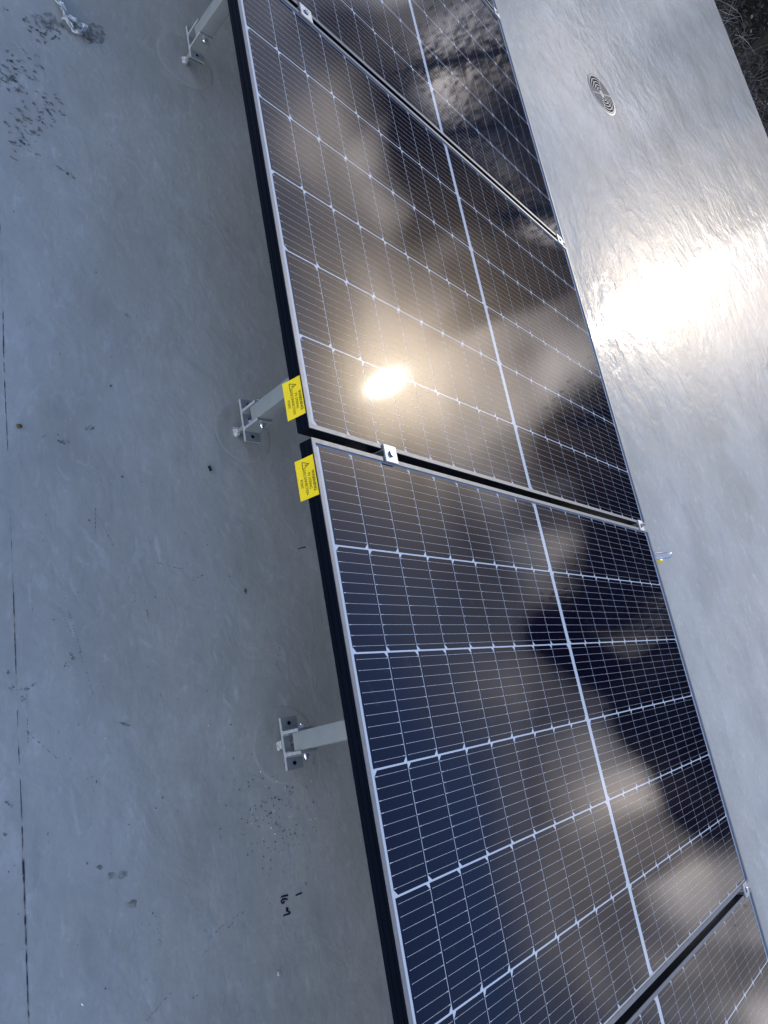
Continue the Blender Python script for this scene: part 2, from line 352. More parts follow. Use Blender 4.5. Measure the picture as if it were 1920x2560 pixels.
lm = MB()
lm.cur = 0; lm.box(.0086, Lp - .0086, -Wp + .0086, -.0086, -REC - .0045, -REC)
CW, CH, CHM = .091, .182, .0085
for r in range(6):
    s0 = MS + r * (CH + GS)
    plus = (r % 2 == 0)                 # which edge of the half cells carries the clipped corners
    for h in range(2):
        for k in range(9):
            t0 = MT + k * (CW + GT) + h * (9 * CW + 8 * GT + CG)
            t1 = t0 + CW - .00035; t0 += .00035; y0 = -(s0 + CH) - .0004; y1 = -s0 + .0004; z = -REC + .0002; c = CHM
            lm.cur = 1
            if plus: lm.poly([(t0, y0, z), (t1 - c, y0, z), (t1, y0 + c, z), (t1, y1 - c, z), (t1 - c, y1, z), (t0, y1, z)])
            else: lm.poly([(t0, y0 + c, z), (t0 + c, y0, z), (t1, y0, z), (t1, y1, z), (t0 + c, y1, z), (t0, y1 - c, z)])
            lm.cur = 2; z += .0002; hw = .00026; tw = .00078
            for i in range(10):
                yc = y1 - (i + .5) * CH / 10
                a, b = (t0 + .0055, t1 + GT) if plus else (t0 - GT, t1 - .0055)
                lm.poly([(a, yc - hw, z), (b, yc - hw, z), (b, yc + hw, z), (a, yc + hw, z)])
                z2 = z + .00008
                a2, b2 = (t1 - .0085, t1 - .0012) if plus else (t0 + .0012, t0 + .0085)
                lm.poly([(a2, yc - tw * .4, z2), (b2, yc - tw, z2), (b2, yc + tw, z2), (a2, yc + tw * .4, z2)] if plus else
                        [(a2, yc - tw, z2), (b2, yc - tw * .4, z2), (b2, yc + tw * .4, z2), (a2, yc + tw, z2)])
                e = a if plus else b
                lm.poly([(e - .0007, yc - tw * .8, z2), (e + .0007, yc - tw * .8, z2), (e + .0007, yc + tw * .8, z2), (e - .0007, yc + tw * .8, z2)])

plabels = {-1: 'black-framed solar panel cut off by the top edge of the photo, last in the row',
           0: 'solar panel at the photo top, just above the long diagonal gap',
           1: 'solar panel with a blazing sun reflection and yellow sticker at its lower corner',
           2: 'largest solar panel, deep navy cells, with the lower of two yellow stickers',
           3: 'solar panel cut off by the bottom right corner of the photo'}
panels = {}
proto = empty('solar_panel'); fo = frame_ob.build('frame', [lipm, blackan], proto); lo = lm.build('cell_sheet', [m_back, m_cell, m_wire], proto)
for p in (-1, 0, 1, 2, 3):
    o = proto if p == -1 else copy_tree(proto)
    o.location = (0, -(p - 1) * PITCH, ZT); o.rotation_euler = (0, TILT, 0)
    tag(o, plabels[p], 'solar panel', 'solar panels of the tilted row'); panels[p] = o

# warning stickers (part of the panel they are stuck on)
def text_faces(body, size, bold=0, width=None):
    cu = bpy.data.curves.new('lettering', 'FONT'); cu.body = body; cu.size = size; cu.offset = bold; cu.align_x = 'LEFT'; cu.resolution_u = 3
    o = bpy.data.objects.new('lettering', cu); C.objects.link(o)
    dg = bpy.context.evaluated_depsgraph_get(); me = o.evaluated_get(dg).to_mesh()
    V = [v.co.copy() for v in me.vertices]; F = [tuple(f.vertices) for f in me.polygons]
    bpy.data.objects.remove(o); bpy.data.curves.remove(cu)
    x0 = min(v.x for v in V); x1 = max(v.x for v in V); y0 = min(v.y for v in V); y1 = max(v.y for v in V)
    return V, F, (x0, x1, y0, y1)
def sticker(panel, s_start, tiltk):
    """u along the row (reading direction), v up; the sticker hangs off the near side of the frame"""
    W_, H_ = .0745, .042
    b = MB(); top = -.0022
    def P(u, v, d=0):       # local panel coordinates
        bow = -.0022 - .0011 * ((v / H_ - 1) ** 2) * 2.2 - d
        return (bow, -(s_start + u) , top - (H_ - v))
    b.cur = 0; nu = 8
    rows = [[P(W_ * i / nu, H_ * j / 4) for i in range(nu + 1)] for j in range(5)]
    back = [[(q[0] + .0007, q[1], q[2]) for q in r] for r in rows]
    for j in range(4):
        for i in range(nu):
            b.poly([rows[j][i], rows[j][i + 1], rows[j + 1][i + 1], rows[j + 1][i]])
            b.poly([back[j][i], back[j + 1][i], back[j + 1][i + 1], back[j][i + 1]])
    edge = [rows[0][i] for i in range(nu + 1)] + [rows[j][nu] for j in range(1, 5)] + [rows[4][i] for i in range(nu - 1, -1, -1)] + [rows[j][0] for j in range(3, 0, -1)]
    eb = [(q[0] + .0007, q[1], q[2]) for q in edge]
    for i in range(len(edge)):
        j = (i + 1) % len(edge); b.poly([edge[i], eb[i], eb[j], edge[j]])
    st = b.build('warning_sticker', yellow, panel)
    b = MB()
    def word(body, u0, u1, vbase, hgt, bold):
        V, F, (x0, x1, y0, y1) = text_faces(body, .01, bold)
        for f in F:
            b.poly([P(u0 + (V[i].x - x0) / (x1 - x0) * (u1 - u0), vbase + (V[i].y - y0) / (y1 - y0) * hgt, .00035) for i in f])
    word('WARNING', .36 * W_, .875 * W_, .79 * H_, .16 * H_, .00018)
    word('PV STRING', .395 * W_, .79 * W_, .575 * H_, .14 * H_, .00003)
    word('DISCONNECTION', .29 * W_, .905 * W_, .355 * H_, .14 * H_, .00003)
    word('POINT', .50 * W_, .715 * W_, .13 * H_, .14 * H_, .00003)
    # triangle with a lightning bolt
    tri = [(.075, .36), (.285, .36), (.18, .76)]; cx = sum(q[0] for q in tri) / 3; cy = sum(q[1] for q in tri) / 3
    inn = [(cx + (x - cx) * .76, cy + (y - cy) * .76) for x, y in tri]
    for k in range(3):
        j = (k + 1) % 3
        b.poly([P(x * W_, y * H_, .00035) for x, y in (tri[k], tri[j], inn[j], inn[k])])
    bolt = [(.190, .66), (.165, .53), (.185, .54), (.172, .41), (.205, .56), (.184, .55)]
    b.poly([P(x * W_, y * H_, .00035) for x, y in bolt[:3] + bolt[5:]]); b.poly([P(x * W_, y * H_, .00035) for x, y in bolt[2:]])
    b.build('lettering', ink, st)
sticker(panels[1], 1.0325, 1)
sticker(panels[2], 1.1865 - PITCH, 1)

# ------------------------------------------------------------------ clamps between the panels, rails beneath
def make_clamp():
    r = empty('mid_clamp')
    b = MB(); b.box(-.020, .020, -.0185, .0185, .0006, .0040)
    b.box(-.020, .020, -.0088, -.0062, -.030, .0004); b.box(-.020, .020, .0062, .0088, -.030, .0004)
    b.build('clamp_body', alu, r, bevel=.0006)
    b = MB(); b.lathe([(.0068, .0042), (.0068, .0047), (.0064, .0049)], n=24); b.build('washer', dark, r)
    b = MB(); b.lathe([(.0062, .0054), (.0064, .0062), (.0064, .0082), (.0058, .0088), (.0034, .0088), (.0034, .0062)], n=24); b.build('bolt_head', stain, r, smooth=True)
    return r
cl0 = make_clamp()
for i, (t, s, lb) in enumerate(((.240, -.0093, 'silver clamp at the near end of the long upper gap, by the photo top'),
                                (.230, 1.1451, 'silver clamp between the two stickered panels, near the sun reflection'),
                                (1.645, 1.1451, 'small silver clamp at the far end of the gap between the two stickered panels'),
                                (1.652, 2.2995, 'silver clamp at the far end of the lower right gap, above the corner-cut panel'),
                                (1.652, -.0093, 'small silver clamp at the far end of the long upper gap'),
                                (1.675, -1.1637, 'tiny silver clamp at the top edge of the photo by the pale roof'),
                                (.230, 2.2995, 'silver clamp near the low end of the lower right gap'))):
    if i == 6: continue
    o = cl0 if i == 0 else copy_tree(cl0)
    o.location = onpanel(t, s); o.rotation_euler = (0, TILT, 0); tag(o, lb, 'clamp', 'clamps holding neighbouring panels')
for t, lb in ((.222, 'aluminium rail under the near ends of the panels'), (1.645, 'aluminium rail under the far ends of the panels, glimpsed in the gap')):
    b = MB(); hw = .02
    b.prism([(-hw, -FD - .0415), (hw, -FD - .0415), (hw, -FD - .0015), (.006, -FD - .0015), (.006, -FD - .012), (-.006, -FD - .012), (-.006, -FD - .0015), (-hw, -FD - .0015)], -3.45, 2.35, 'y')
    b.v = [(v[2] if False else v[0], v[1], v[2]) for v in b.v]
    # prism along y gives (v, t, u): swap to put the outline in x and z
    b.v = [(z, y, x) for (x, y, z) in b.v]
    o = b.build('mounting_rail', alu, loc=onpanel(t, 0), rot=(0, TILT, 0)); tag(o, lb, 'rail', 'rails carrying the panels')

# ------------------------------------------------------------------ legs: bracket on the roof, square tube up to the rail
def make_leg(zb, tube_dy, disc, lb):
    r = empty('support_leg'); tag(r, lb, 'support leg', 'legs standing on the roof under the near edge')
    xf, xb = -.023, .017           # bracket front and back, leg origin at X = .148
    b = MB(); th = .0070
    # H-shaped extrusion outline in (y, z), fillets at the roots
    hw, fi, ft, fh = .0525, .0185, .0062, .061
    f = .0035
    o = [(-hw, 0), (hw, 0), (hw, th), (fi + ft + f, th), (fi + ft, th + f), (fi + ft, fh), (fi, fh), (fi, th + f), (fi - f, th),
         (-fi + f, th), (-fi, th + f), (-fi, fh), (-fi - ft, fh), (-fi - ft, th + f), (-fi - ft - f, th), (-hw, th)]
    b.prism([(y, z + zb) for y, z in o], xf, xb, 'x')
    # cut ends lighter: separate thin faces
    br = b.build('bracket', galv, r, bevel=.0005)
    b = MB(); b.poly([(xf - .0002, y, z + zb) for y, z in reversed(o)]); b.build('cut_face', cutedge, br)
    # holes in the wings, drawn as flat dark discs for the shade inside
    for sy in (-1, 1):
        b = MB(); n = 14
        b.poly([(-.004 + .0045 * math.cos(2 * math.pi * k / n), sy * .040 + .0042 * math.sin(2 * math.pi * k / n), zb + th + .0004) for k in range(n)])
        b.build('bolt_hole_shade', dark, br)
    b = MB(); b.box(xf + .001, xb - .001, -.0515, .0515, zb - .0028, zb - .0004); b.build('rubber_pad', rubber, r)
    # tube with rounded corners
    b = MB(); a = .0184; q = .0022
    top = .378
    oc = []
    for cx, cy, t0 in ((1, 1, 0), (-1, 1, 90), (-1, -1, 180), (1, -1, 270)):
        for k in range(4):
            t = R(t0 + 30 * k); oc.append((-.003 + cx * (.0184 - q) + q * math.cos(t), cy * (a - q) + q * math.sin(t)))
    z0 = zb + .038
    ic = [(-.003 + (x + .003) * .86, y * .86) for x, y in oc]
    rg = [[(x, y, z0 + .04) for x, y in ic], [(x, y, z0) for x, y in ic], [(x, y, z0) for x, y in oc], [(x, y + tube_dy, top) for x, y in oc]]
    b.rings(rg, True, False, True)
    b.build('post', galv, r, smooth=True)
    # cross bolt through the flanges
    b = MB(); yo = fi + ft
    b.lathe([(.0042, -yo - .0125), (.0042, yo + .008)], (-.003, 0, zb + .048), 16, 'y'); 
    b.lathe([(.0062, -yo - .0095), (.0066, -yo - .0090), (.0066, -yo - .0012), (.0060, -yo - .0002)][::1], (-.003, 0, zb + .048), 20, 'y')
    b.lathe([(.0070, yo + .0002), (.0070, yo + .0060)], (-.003, 0, zb + .048), 6, 'y')
    b.build('cross_bolt', stain, r, smooth=True)
    # hanger bolt into the roof
    b = MB(); b.lathe([(.0052, .004), (.0052, zb - .003)], n=16); b.build('hanger_bolt', galv, r, smooth=True)
    b = MB(); b.lathe([(.0105, zb + th), (.0105, zb + th + .0016)], n=20); b.lathe([(.0075, zb + th + .0017), (.0075, zb + th + .0080)], n=6); b.lathe([(.0046, zb + th + .0081), (.0042, zb + th + .019)], n=12)
    b.build('nut', stain, r, smooth=True)
    # sealant lump
    b = MB(); prof = [(.0115, .0008), (.0120, .003), (.0085, .0060), (.0085, .0095), (.0056, .013)]
    rg = []
    for (rr, h) in prof:
        ringp = []
        for k in range(22):
            t = 2 * math.pi * k / 22; j = 1 + .75 * noise.noise(Vector((math.cos(t) * 1.6, math.sin(t) * 1.6, h * 150 + zb * 90)))
            ringp.append((rr * j * math.cos(t) - .001, rr * j * math.sin(t), h))
        rg.append(ringp)
    b.rings(rg, True, True, True); b.build('sealant_lump', sealant, r, smooth=True)
    # coated flashing disc
    b = MB(); dx, dy, dr = disc; rg = []
    for k_, h in ((1.03, .0002), (1.0, .00045), (.96, .0006), (.90, .0005), (.5, .0005)):
        rg.append([(dx + dr * k_ * (1 + .02 * math.sin(3 * t + zb * 50)) * math.cos(t), dy + dr * k_ * math.sin(t), h) for t in (2 * math.pi * k / 64 for k in range(64))])
    b.rings(rg, True, False, True); b.build('flashing_disc', m_roof, r, smooth=True)
    return r
for y, zb, tdy, disc, lb in ((-1.651, .040, .004, (.012, 0, .078), 'grey square leg in the lower part of the photo, under the nearest panel'),
                             (-.9345, .058, .000, (.017, 0, .073), 'grey square leg beside the yellow stickers, ringed by a pale disc'),
                             (.1775, .057, -.012, (.000, 0, .083), 'grey square leg at the top of the photo, near the crumpled plastic')):
    r = make_leg(zb, tdy, disc, lb); r.location = (.148, y, 0)

# ------------------------------------------------------------------ roof drain
dr = empty('roof_drain', (2.858, 1.497, 0)); tag(dr, 'round slotted metal drain grate set in the glossy roof', 'drain')
b = MB(); RD = .120
b.lathe([(RD + .010, .0002), (RD + .006, .0012), (RD - .001, .0012), (RD - .002, .0010)], n=64); b.build('rim', drainm, dr, smooth=True)
b = MB(); b.lathe([(RD - .003, .0013), (RD - .003, .0015)], n=64); b.build('sump_shade', dark, dr)  # flat black disc above the roof, in place of the drain's shaded hollow
b = MB()
def annulus(r0, r1, z0, z1, n=64):
    for k in range(n):
        t0, t1 = 2 * math.pi * k / n, 2 * math.pi * (k + 1) / n
        pts = [(r0 * math.cos(t0), r0 * math.sin(t0)), (r1 * math.cos(t0), r1 * math.sin(t0)), (r1 * math.cos(t1), r1 * math.sin(t1)), (r0 * math.cos(t1), r0 * math.sin(t1))]
        b.poly([(x, y, z1) for x, y in pts]); b.poly([(*pts[1], z0), (*pts[2], z0), (*pts[2], z1), (*pts[1], z1)]); b.poly([(*pts[3], z0), (*pts[0], z0), (*pts[0], z1), (*pts[3], z1)])
for r0, r1 in ((.002, .024), (.036, .0425), (.055, .0615), (.074, .0805), (.093, .0995), (.111, .119)):
    annulus(r0, r1, .0016, .0026)
for k in range(6):
    t = R(60 * k + 20); d = Vector((math.cos(t), math.sin(t), 0)); e = Vector((-d.y, d.x, 0)) * .0035
    b.poly([(*(d * .02 - e).xy, .0023), (*(d * .112 - e).xy, .0023), (*(d * .112 + e).xy, .0023), (*(d * .02 + e).xy, .0023)])
b.build('grate', drainm, dr)

# ------------------------------------------------------------------ shackle past the far edge
sh = empty('steel_shackle', (1.985, -1.203, 0)); sh.scale = (.8, .75, .8); tag(sh, 'bright steel loop with yellow tag poking past the far edge of the panels', 'shackle')
b = MB(); pts = []
for k in range(15):
    t = R(-90 + 180 * k / 14); pts.append((.035 + .016 * math.cos(t), .014 * math.sin(t), .030 + .012 * math.cos(t)))
pts = [(-.045, -.014, .010), (-.01, -.014, .020)] + pts + [(-.01, .014, .020), (-.045, .014, .010)]
b.tube(pts, .0052, 10); b.build('loop', stain, sh, smooth=True)
b = MB(); b.box(-.040, -.008, -.032, -.020, .004, .026); b.build('tag', yellow, sh, bevel=.003)
b = MB(); b.tube([(-.045, -.024, .010), (-.045, .024, .010)], .006, 10); b.build('pin', stain, sh, smooth=True)

# ------------------------------------------------------------------ cable ties poking out of the near edge
for (px, py), dl, lb in (((745, 1370), (-.014, -.002), 'thin black cable tie end beside the nearest panel, below its sticker'),
                         ((673, 657), (-.006, .001), 'short black cable tie end at the near edge of the sunlit panel'),
                         ((889, 1975), (-.007, -.006), 'black cable tie knot at the near edge low in the photo')):
    P0 = onroof(px, py, .395)
    b = MB(); b.tube([(P0.x + .016, P0.y - dl[1], .395), (P0.x + .006, P0.y, .396), (P0.x, P0.y + dl[1], .395)], [.0013, .0011, .0009], 6)
    o = b.build('cable_tie', rubber); tag(o, lb, 'cable tie', 'cable tie ends under the near edge')

# ------------------------------------------------------------------ crumpled plastic strip
pm = mat('clear_plastic', (.62, .68, .72), .22, 0, .5, .1, 40, .6, 150); 
pm.node_tree.nodes['Principled BSDF'].inputs['Transmission Weight'].default_value = .35
b = MB(); path = [(132, -60), (136, -20), (140, 8), (150, 28), (164, 46), (182, 62), (200, 70), (207, 80), (201, 91), (188, 90), (176, 78), (160, 58), (152, 50)]
def smooth_path(pts, k=6):
    out = []
    for i in range(len(pts) - 1):
        p0, p1, p2, p3 = (pts[max(i - 1, 0)], pts[i], pts[i + 1], pts[min(i + 2, len(pts) - 1)])
        for j in range(k):
            t = j / k
            out.append(tuple(.5 * ((2 * p1[a]) + (-p0[a] + p2[a]) * t + (2 * p0[a] - 5 * p1[a] + 4 * p2[a] - p3[a]) * t * t + (-p0[a] + 3 * p1[a] - 3 * p2[a] + p3[a]) * t ** 3) for a in range(len(p1))))
    return out + [pts[-1]]
sp = smooth_path(path, 7); cen = []
for i, (x, y) in enumerate(sp):
    q = onroof(x, y); q.z = .010 + .004 * noise.noise(Vector((i * .35, 1, 2))) + .006 * math.sin(i * .23) ** 2; cen.append(q)
rg = []
for i, p in enumerate(cen):
    d = (cen[min(i + 1, len(cen) - 1)] - cen[max(i - 1, 0)]).normalized(); a = d.cross(Vector((0, 0, 1))).normalized()
    wd = .0085 if i < 50 else .006
    row = []
    for k in range(9):
        u = k / 8 * 2 - 1
        h = .0045 * noise.noise(Vector((i * .30, k * .8, 5))) + .003 * math.sin(k * 2.4 + i * .12)
        row.append(p + a * (u * wd * (.8 + .3 * noise.noise(Vector((i * .2, 9, 1))))) + Vector((0, 0, h)))
    rg.append(row)
b.rings(rg, False, False, False)
b.f = [f for f in b.f]; o = b.build('plastic_strip', pm, smooth=True); so_ = o.modifiers.new('solid', 'SOLIDIFY'); so_.thickness = .0006
tag(o, 'crumpled clear plastic strip lying looped on the roof', 'plastic strip')

# ------------------------------------------------------------------ marks on the roof coating (thin, part of the roof)
def flat_stroke(b, pts, wd, z=.0006, taper=True):
    P = [onroof(x, y, z) if not isinstance(x, Vector) else x for x, y in pts]
    n = len(P); Lf = []; Rt = []
    for i, p in enumerate(P):
        d = (P[min(i + 1, n - 1)] - P[max(i - 1, 0)]); d.z = 0; d.normalize(); a = Vector((-d.y, d.x, 0))
        ww = (wd[i] if isinstance(wd, list) else wd) / 2
        if taper and (i == 0 or i == n - 1): ww *= .55
        Lf.append(p + a * ww); Rt.append(p - a * ww)
    for i in range(n - 1): b.poly([Lf[i], Rt[i], Rt[i + 1], Lf[i + 1]])
def z5(x, y): return (680 + x / 16.59, 2200 + y / 16.59)
b = MB()
for st in ([(985, 650), (1040, 610), (1120, 585), (1200, 550), (1245, 510)], [(365, 725), (430, 680), (540, 655), (640, 640), (665, 625)],
           [(650, 820), (600, 790), (500, 785), (420, 820), (385, 880), (400, 935), (450, 955), (495, 930), (500, 890), (460, 870)],
           [(570, 1190), (620, 1170), (660, 1190), (640, 1235), (600, 1260), (590, 1285)], [(600, 1285), (660, 1300), (740, 1345), (735, 1385), (640, 1420), (540, 1450), (470, 1500)]):
    sp = smooth_path([z5(*q) for q in st], 4)
    flat_stroke(b, sp, .0029, .0007)
tag(b.build('pen_writing', penink, roof), 'handwritten "1" and "16 m" in dark pen')
# seam line drawn along the roof: broken dark purple-brown line
def mark_material(name, col, lo, hi, scale, alpha=1.0, stretch=(1, 1, 1)):
    m = bpy.data.materials.new(name); m.use_nodes = True; t = m.node_tree; bb = t.nodes['Principled BSDF']
    bb.inputs['Base Color'].default_value = (*col, 1); bb.inputs['Roughness'].default_value = .45
    tc = t.nodes.new('ShaderNodeTexCoord'); mp = t.nodes.new('ShaderNodeMapping'); mp.inputs['Scale'].default_value = stretch
    n = t.nodes.new('ShaderNodeTexNoise'); n.inputs['Scale'].default_value = scale; n.inputs['Detail'].default_value = 4
    t.links.new(tc.outputs['Object'], mp.inputs[0]); t.links.new(mp.outputs[0], n.inputs['Vector'])
    q = t.nodes.new('ShaderNodeMapRange'); q.inputs['From Min'].default_value = lo; q.inputs['From Max'].default_value = hi; q.inputs['To Max'].default_value = alpha
    t.links.new(n.outputs['Fac'], q.inputs['Value']); t.links.new(q.outputs[0], bb.inputs['Alpha'])
    return m
m_seam = mark_material('seam_grime', (.034, .016, .028), .40, .58, 75, .92, (1, .5, 1))
m_dirt = mark_material('dirt_smudge', (.075, .070, .058), .38, .66, 110, .68)
m_scuff = mark_material('heel_scuff', (.030, .033, .040), .36, .58, 160, .85)
m_pale = mark_material('pale_scrape', (.58, .62, .66), .42, .66, 110, .6)
m_stain = mark_material('earth_stain', (.11, .105, .085), .38, .66, 70, .45)
b = MB()
ln = [(0, 560), (6, 690), (9, 880), (14, 1010), (22, 1180), (27, 1320), (34, 1500), (42, 1740), (47, 1880), (53, 2010), (58, 2150), (64, 2330), (72, 2560), (76, 2680)]
sp = smooth_path(ln, 22); P = [onroof(x, y) for x, y in sp]
wd = []
for p in P:
    k = noise.noise(Vector((p.y * 7, 3.3, 0))); f = noise.noise(Vector((p.y * 60, 1.3, 0)))
    base = .0012 if p.y > -1.55 else .0019
    wd.append(max(.0003, base * (1 + 1.3 * k + .7 * f) if p.y < -1.55 else base * (.6 + 2.2 * k + .9 * f)))
flat_stroke(b, sp, wd, .0005, False)
for y0 in range(1735, 1860, 9): flat_stroke(b, [(66 + (y0 - 1735) * .03, y0), (66 + (y0 - 1735) * .03 + 1, y0 + 5)], .0016, .0005)
for y0 in range(1270, 1330, 11): flat_stroke(b, [(238, y0), (238.5, y0 + 8)], .0016, .0005)
b.build('seam_line', m_seam, roof)
# dotted boot-tread dashes
b = MB()
def dashes(x0, y0, x1, y1, n, dl, ang, wdt=.0017, jit=1.2):
    for i in range(n):
        if random.random() < .3: continue
        t = i / (n - 1); x = x0 + (x1 - x0) * t + random.uniform(-jit, jit); y = y0 + (y1 - y0) * t + random.uniform(-jit, jit)
        l = dl * random.uniform(.6, 1.2); a = R(ang + random.uniform(-9, 9))
        flat_stroke(b, [(x, y), (x + l * math.cos(a), y + l * math.sin(a))], wdt * random.uniform(.6, 1.2), .0005)
dashes(243, 1285, 283, 1362, 16, 6, 62); dashes(392, 1406, 472, 1426, 7, 12, 12); dashes(152, 1462, 232, 1740, 42, 5, 40); dashes(50, 1815, 147, 1900, 26, 8, 40)
dashes(150, 1520, 200, 1640, 14, 4, 40); dashes(318, 1430, 345, 1520, 10, 6, 60); dashes(360, 1500, 368, 1535, 4, 14, 62); dashes(366, 1655, 410, 1760, 12, 6, 66)
dashes(540, 1727, 570, 1747, 4, 12, 45); dashes(700, 1610, 688, 1660, 12, 8, 20); dashes(520, 2345, 590, 2290, 9, 8, -42); dashes(495, 2400, 520, 2375, 6, 5, -40)
dashes(360, 2560, 430, 2478, 12, 9, -48); dashes(393, 2310, 398, 2356, 6, 7, 70); dashes(570, 2320, 605, 2285, 5, 10, -45); dashes(480, 1450, 500, 1440, 3, 9, -20)
dashes(210, 1950, 230, 1942, 5, 9, -35); dashes(120, 2080, 122, 2150, 4, 12, 100); dashes(100, 1330, 130, 1430, 6, 8, 50); dashes(420, 1960, 470, 2090, 7, 5, 110)
b.build('tread_marks', m_scuff, roof)
def patch(b, x, y, rx, ry, ang=0):
    a = R(ang)
    for k in range(4 if rx < 6 else 10):
        u, v = random.gauss(0, .50) * rx, random.gauss(0, .50) * ry
        blob(b, x + u * math.cos(a) - v * math.sin(a), y + u * math.sin(a) + v * math.cos(a), rx * random.uniform(.12, .36), ry * random.uniform(.15, .45), ang + random.uniform(-25, 25), .0006 + k * .00002, 9, .8)
def blob(b, x, y, rx, ry, ang=0, z=.0006, n=14, rough=.55):
    a = R(ang); k0 = random.uniform(0, 100); pts = []
    for k in range(n):
        t = 2 * math.pi * k / n; j = 1 + rough * noise.noise(Vector((math.cos(t) * 1.3 + k0, math.sin(t) * 1.3, k0)))
        u, v = rx * j * math.cos(t), ry * j * math.sin(t)
        pts.append(onroof(x + u * math.cos(a) - v * math.sin(a), y + u * math.sin(a) + v * math.cos(a), z))
    b.poly(list(reversed(pts)))
b = MB()
for i in range(150):                      # muddy boot prints at the upper left
    cx, cy, sx, sy = random.choice(((45, 165, 45, 30), (45, 195, 45, 40), (65, 300, 45, 26), (90, 330, 40, 30), (50, 360, 45, 26), (120, 80, 40, 22), (60, 280, 50, 30), (30, 200, 30, 30), (130, 270, 30, 30)))
    x = random.gauss(cx, sx * .6); y = random.gauss(cy, sy * .6)
    blob(b, x, y, random.uniform(3.5, 12), random.uniform(1.4, 3.8), random.uniform(15, 48), .0006 + i * .000004, 10, .9)
for x, y, rx, ry, a in ((62, 52, 14, 9, 40), (105, 84, 14, 6, 25), (135, 92, 20, 7, 20), (113, 103, 9, 5, 40), (27, 152, 6, 5, 40), (93, 140, 9, 4, 30), (14, 24, 8, 5, 30), (92, 163, 8, 3, 20),
                        (165, 430, 22, 4, 35), (150, 420, 10, 3, 30), (182, 440, 9, 3, 60), (83, 1710, 9, 9, 0), (62, 1722, 16, 3, -8), (58, 1748, 10, 7, 20), (30, 1720, 8, 5, -30), (20, 1680, 10, 4, -30),
                        (110, 1090, 5, 4, 0), (152, 1104, 10, 6, 10), (168, 1106, 6, 5, 0), (145, 1087, 4, 3, 0), (222, 1070, 18, 5, -5), (245, 655, 3, 8, 10), (240, 680, 3, 4, 0), (20, 2010, 14, 8, 20), (15, 2085, 16, 5, -20),
                        (180, 1640, 12, 7, 30), (165, 1660, 8, 5, 50), (310, 1810, 22, 3, 25), (512, 2330, 4, 3, 0), (495, 2290, 3, 2, 0), (320, 790, 14, 3, 30)):
    patch(b, x, y, rx, ry, a)
b.build('mud_smudges', m_dirt, roof)
b = MB()
for x, y, rx, ry, a in ((195, 75, 62, 20, 28), (235, 85, 30, 26, 20), (120, 55, 40, 20, 20), (330, 2260, 14, 9, 0), (280, 2190, 12, 10, 0), (305, 2185, 14, 12, 0), (248, 2168, 8, 6, 0)):
    blob(b, x, y, rx, ry, a, .0004, 20)
b.build('earth_stains', m_stain, roof)
b = MB()
for i in range(90):
    x, y = random.choice(((random.uniform(220, 480), random.uniform(500, 2400)), (random.uniform(300, 480), random.uniform(1950, 2300)), (random.uniform(60, 700), random.uniform(300, 2500))))
    blob(b, x, y, random.uniform(2, 7), random.uniform(.8, 2.5), random.choice((90, 80, 10, 100, 30)), .0004, 9)
for i in range(26): blob(b, random.gauss(370, 40), random.gauss(770, 55), random.uniform(4, 14), random.uniform(1, 3), random.uniform(60, 110), .0004, 9)
b.build('pale_scrapes', m_pale, roof)

# ------------------------------------------------------------------ loose things on the roof
def stone(name, px, py, r, col, lb, cat, sx=1, sy=1, sz=.7, rot=0):
    me = MB(); rg = []
    for i in range(1, 7):
        ph = math.pi * i / 7; rg.append([])
        for k in range(10):
            t = 2 * math.pi * k / 10; d = Vector((math.sin(ph) * math.cos(t), math.sin(ph) * math.sin(t), -math.cos(ph)))
            j = 1 + .35 * noise.noise(d * 1.5 + Vector((px * .1, py * .1, 0))); rg[-1].append((d.x * r * j * sx, d.y * r * j * sy, r * sz * (1 + d.z * j) * .98))
    me.rings(rg); p = onroof(px, py)
    o = me.build(name, mat(name + '_surface', col, .7, 0, .4, .3, 200, .6, 300), smooth=True, loc=(p.x, p.y, .0003), rot=(0, 0, R(rot))); tag(o, lb, cat)
stone('pebble', 695, 2434, .0040, (.42, .44, .40), 'small pale pebble below the handwriting', 'pebble')
stone('mud_clod', 47, 1067, .0048, (.11, .07, .03), 'small brown clod near the left edge of the roof', 'clod', 1.2, .9)
stone('dry_leaf_scrap', 613, 1478, .0048, (.13, .09, .06), 'brown scrap on the roof between the legs', 'scrap', .7, 1.1, .12)
p = onroof(523, 1172)
b = MB(); b.box(-.0058, .0058, -.0028, .0028, .0004, .005); o = b.build('plastic_offcut', rubber, bevel=.0008, loc=(p.x, p.y, 0), rot=(0, 0, R(-75))); tag(o, 'small black plastic offcut on the roof near the middle leg', 'offcut')
for (x, y, a_) in ((276, 965, 0), (305, 1192, 30)):
    p = onroof(x, y); b = MB(); b.box(-.002, .002, -.001, .001, .0003, .002); o = b.build('plastic_crumb', rubber, loc=(p.x, p.y, 0), rot=(0, 0, R(a_)))
    tag(o, 'tiny black crumb on the roof at the far left of the middle leg' if a_ == 0 else 'tiny black crumb on the roof left of the black offcut', 'crumb')
b = MB()
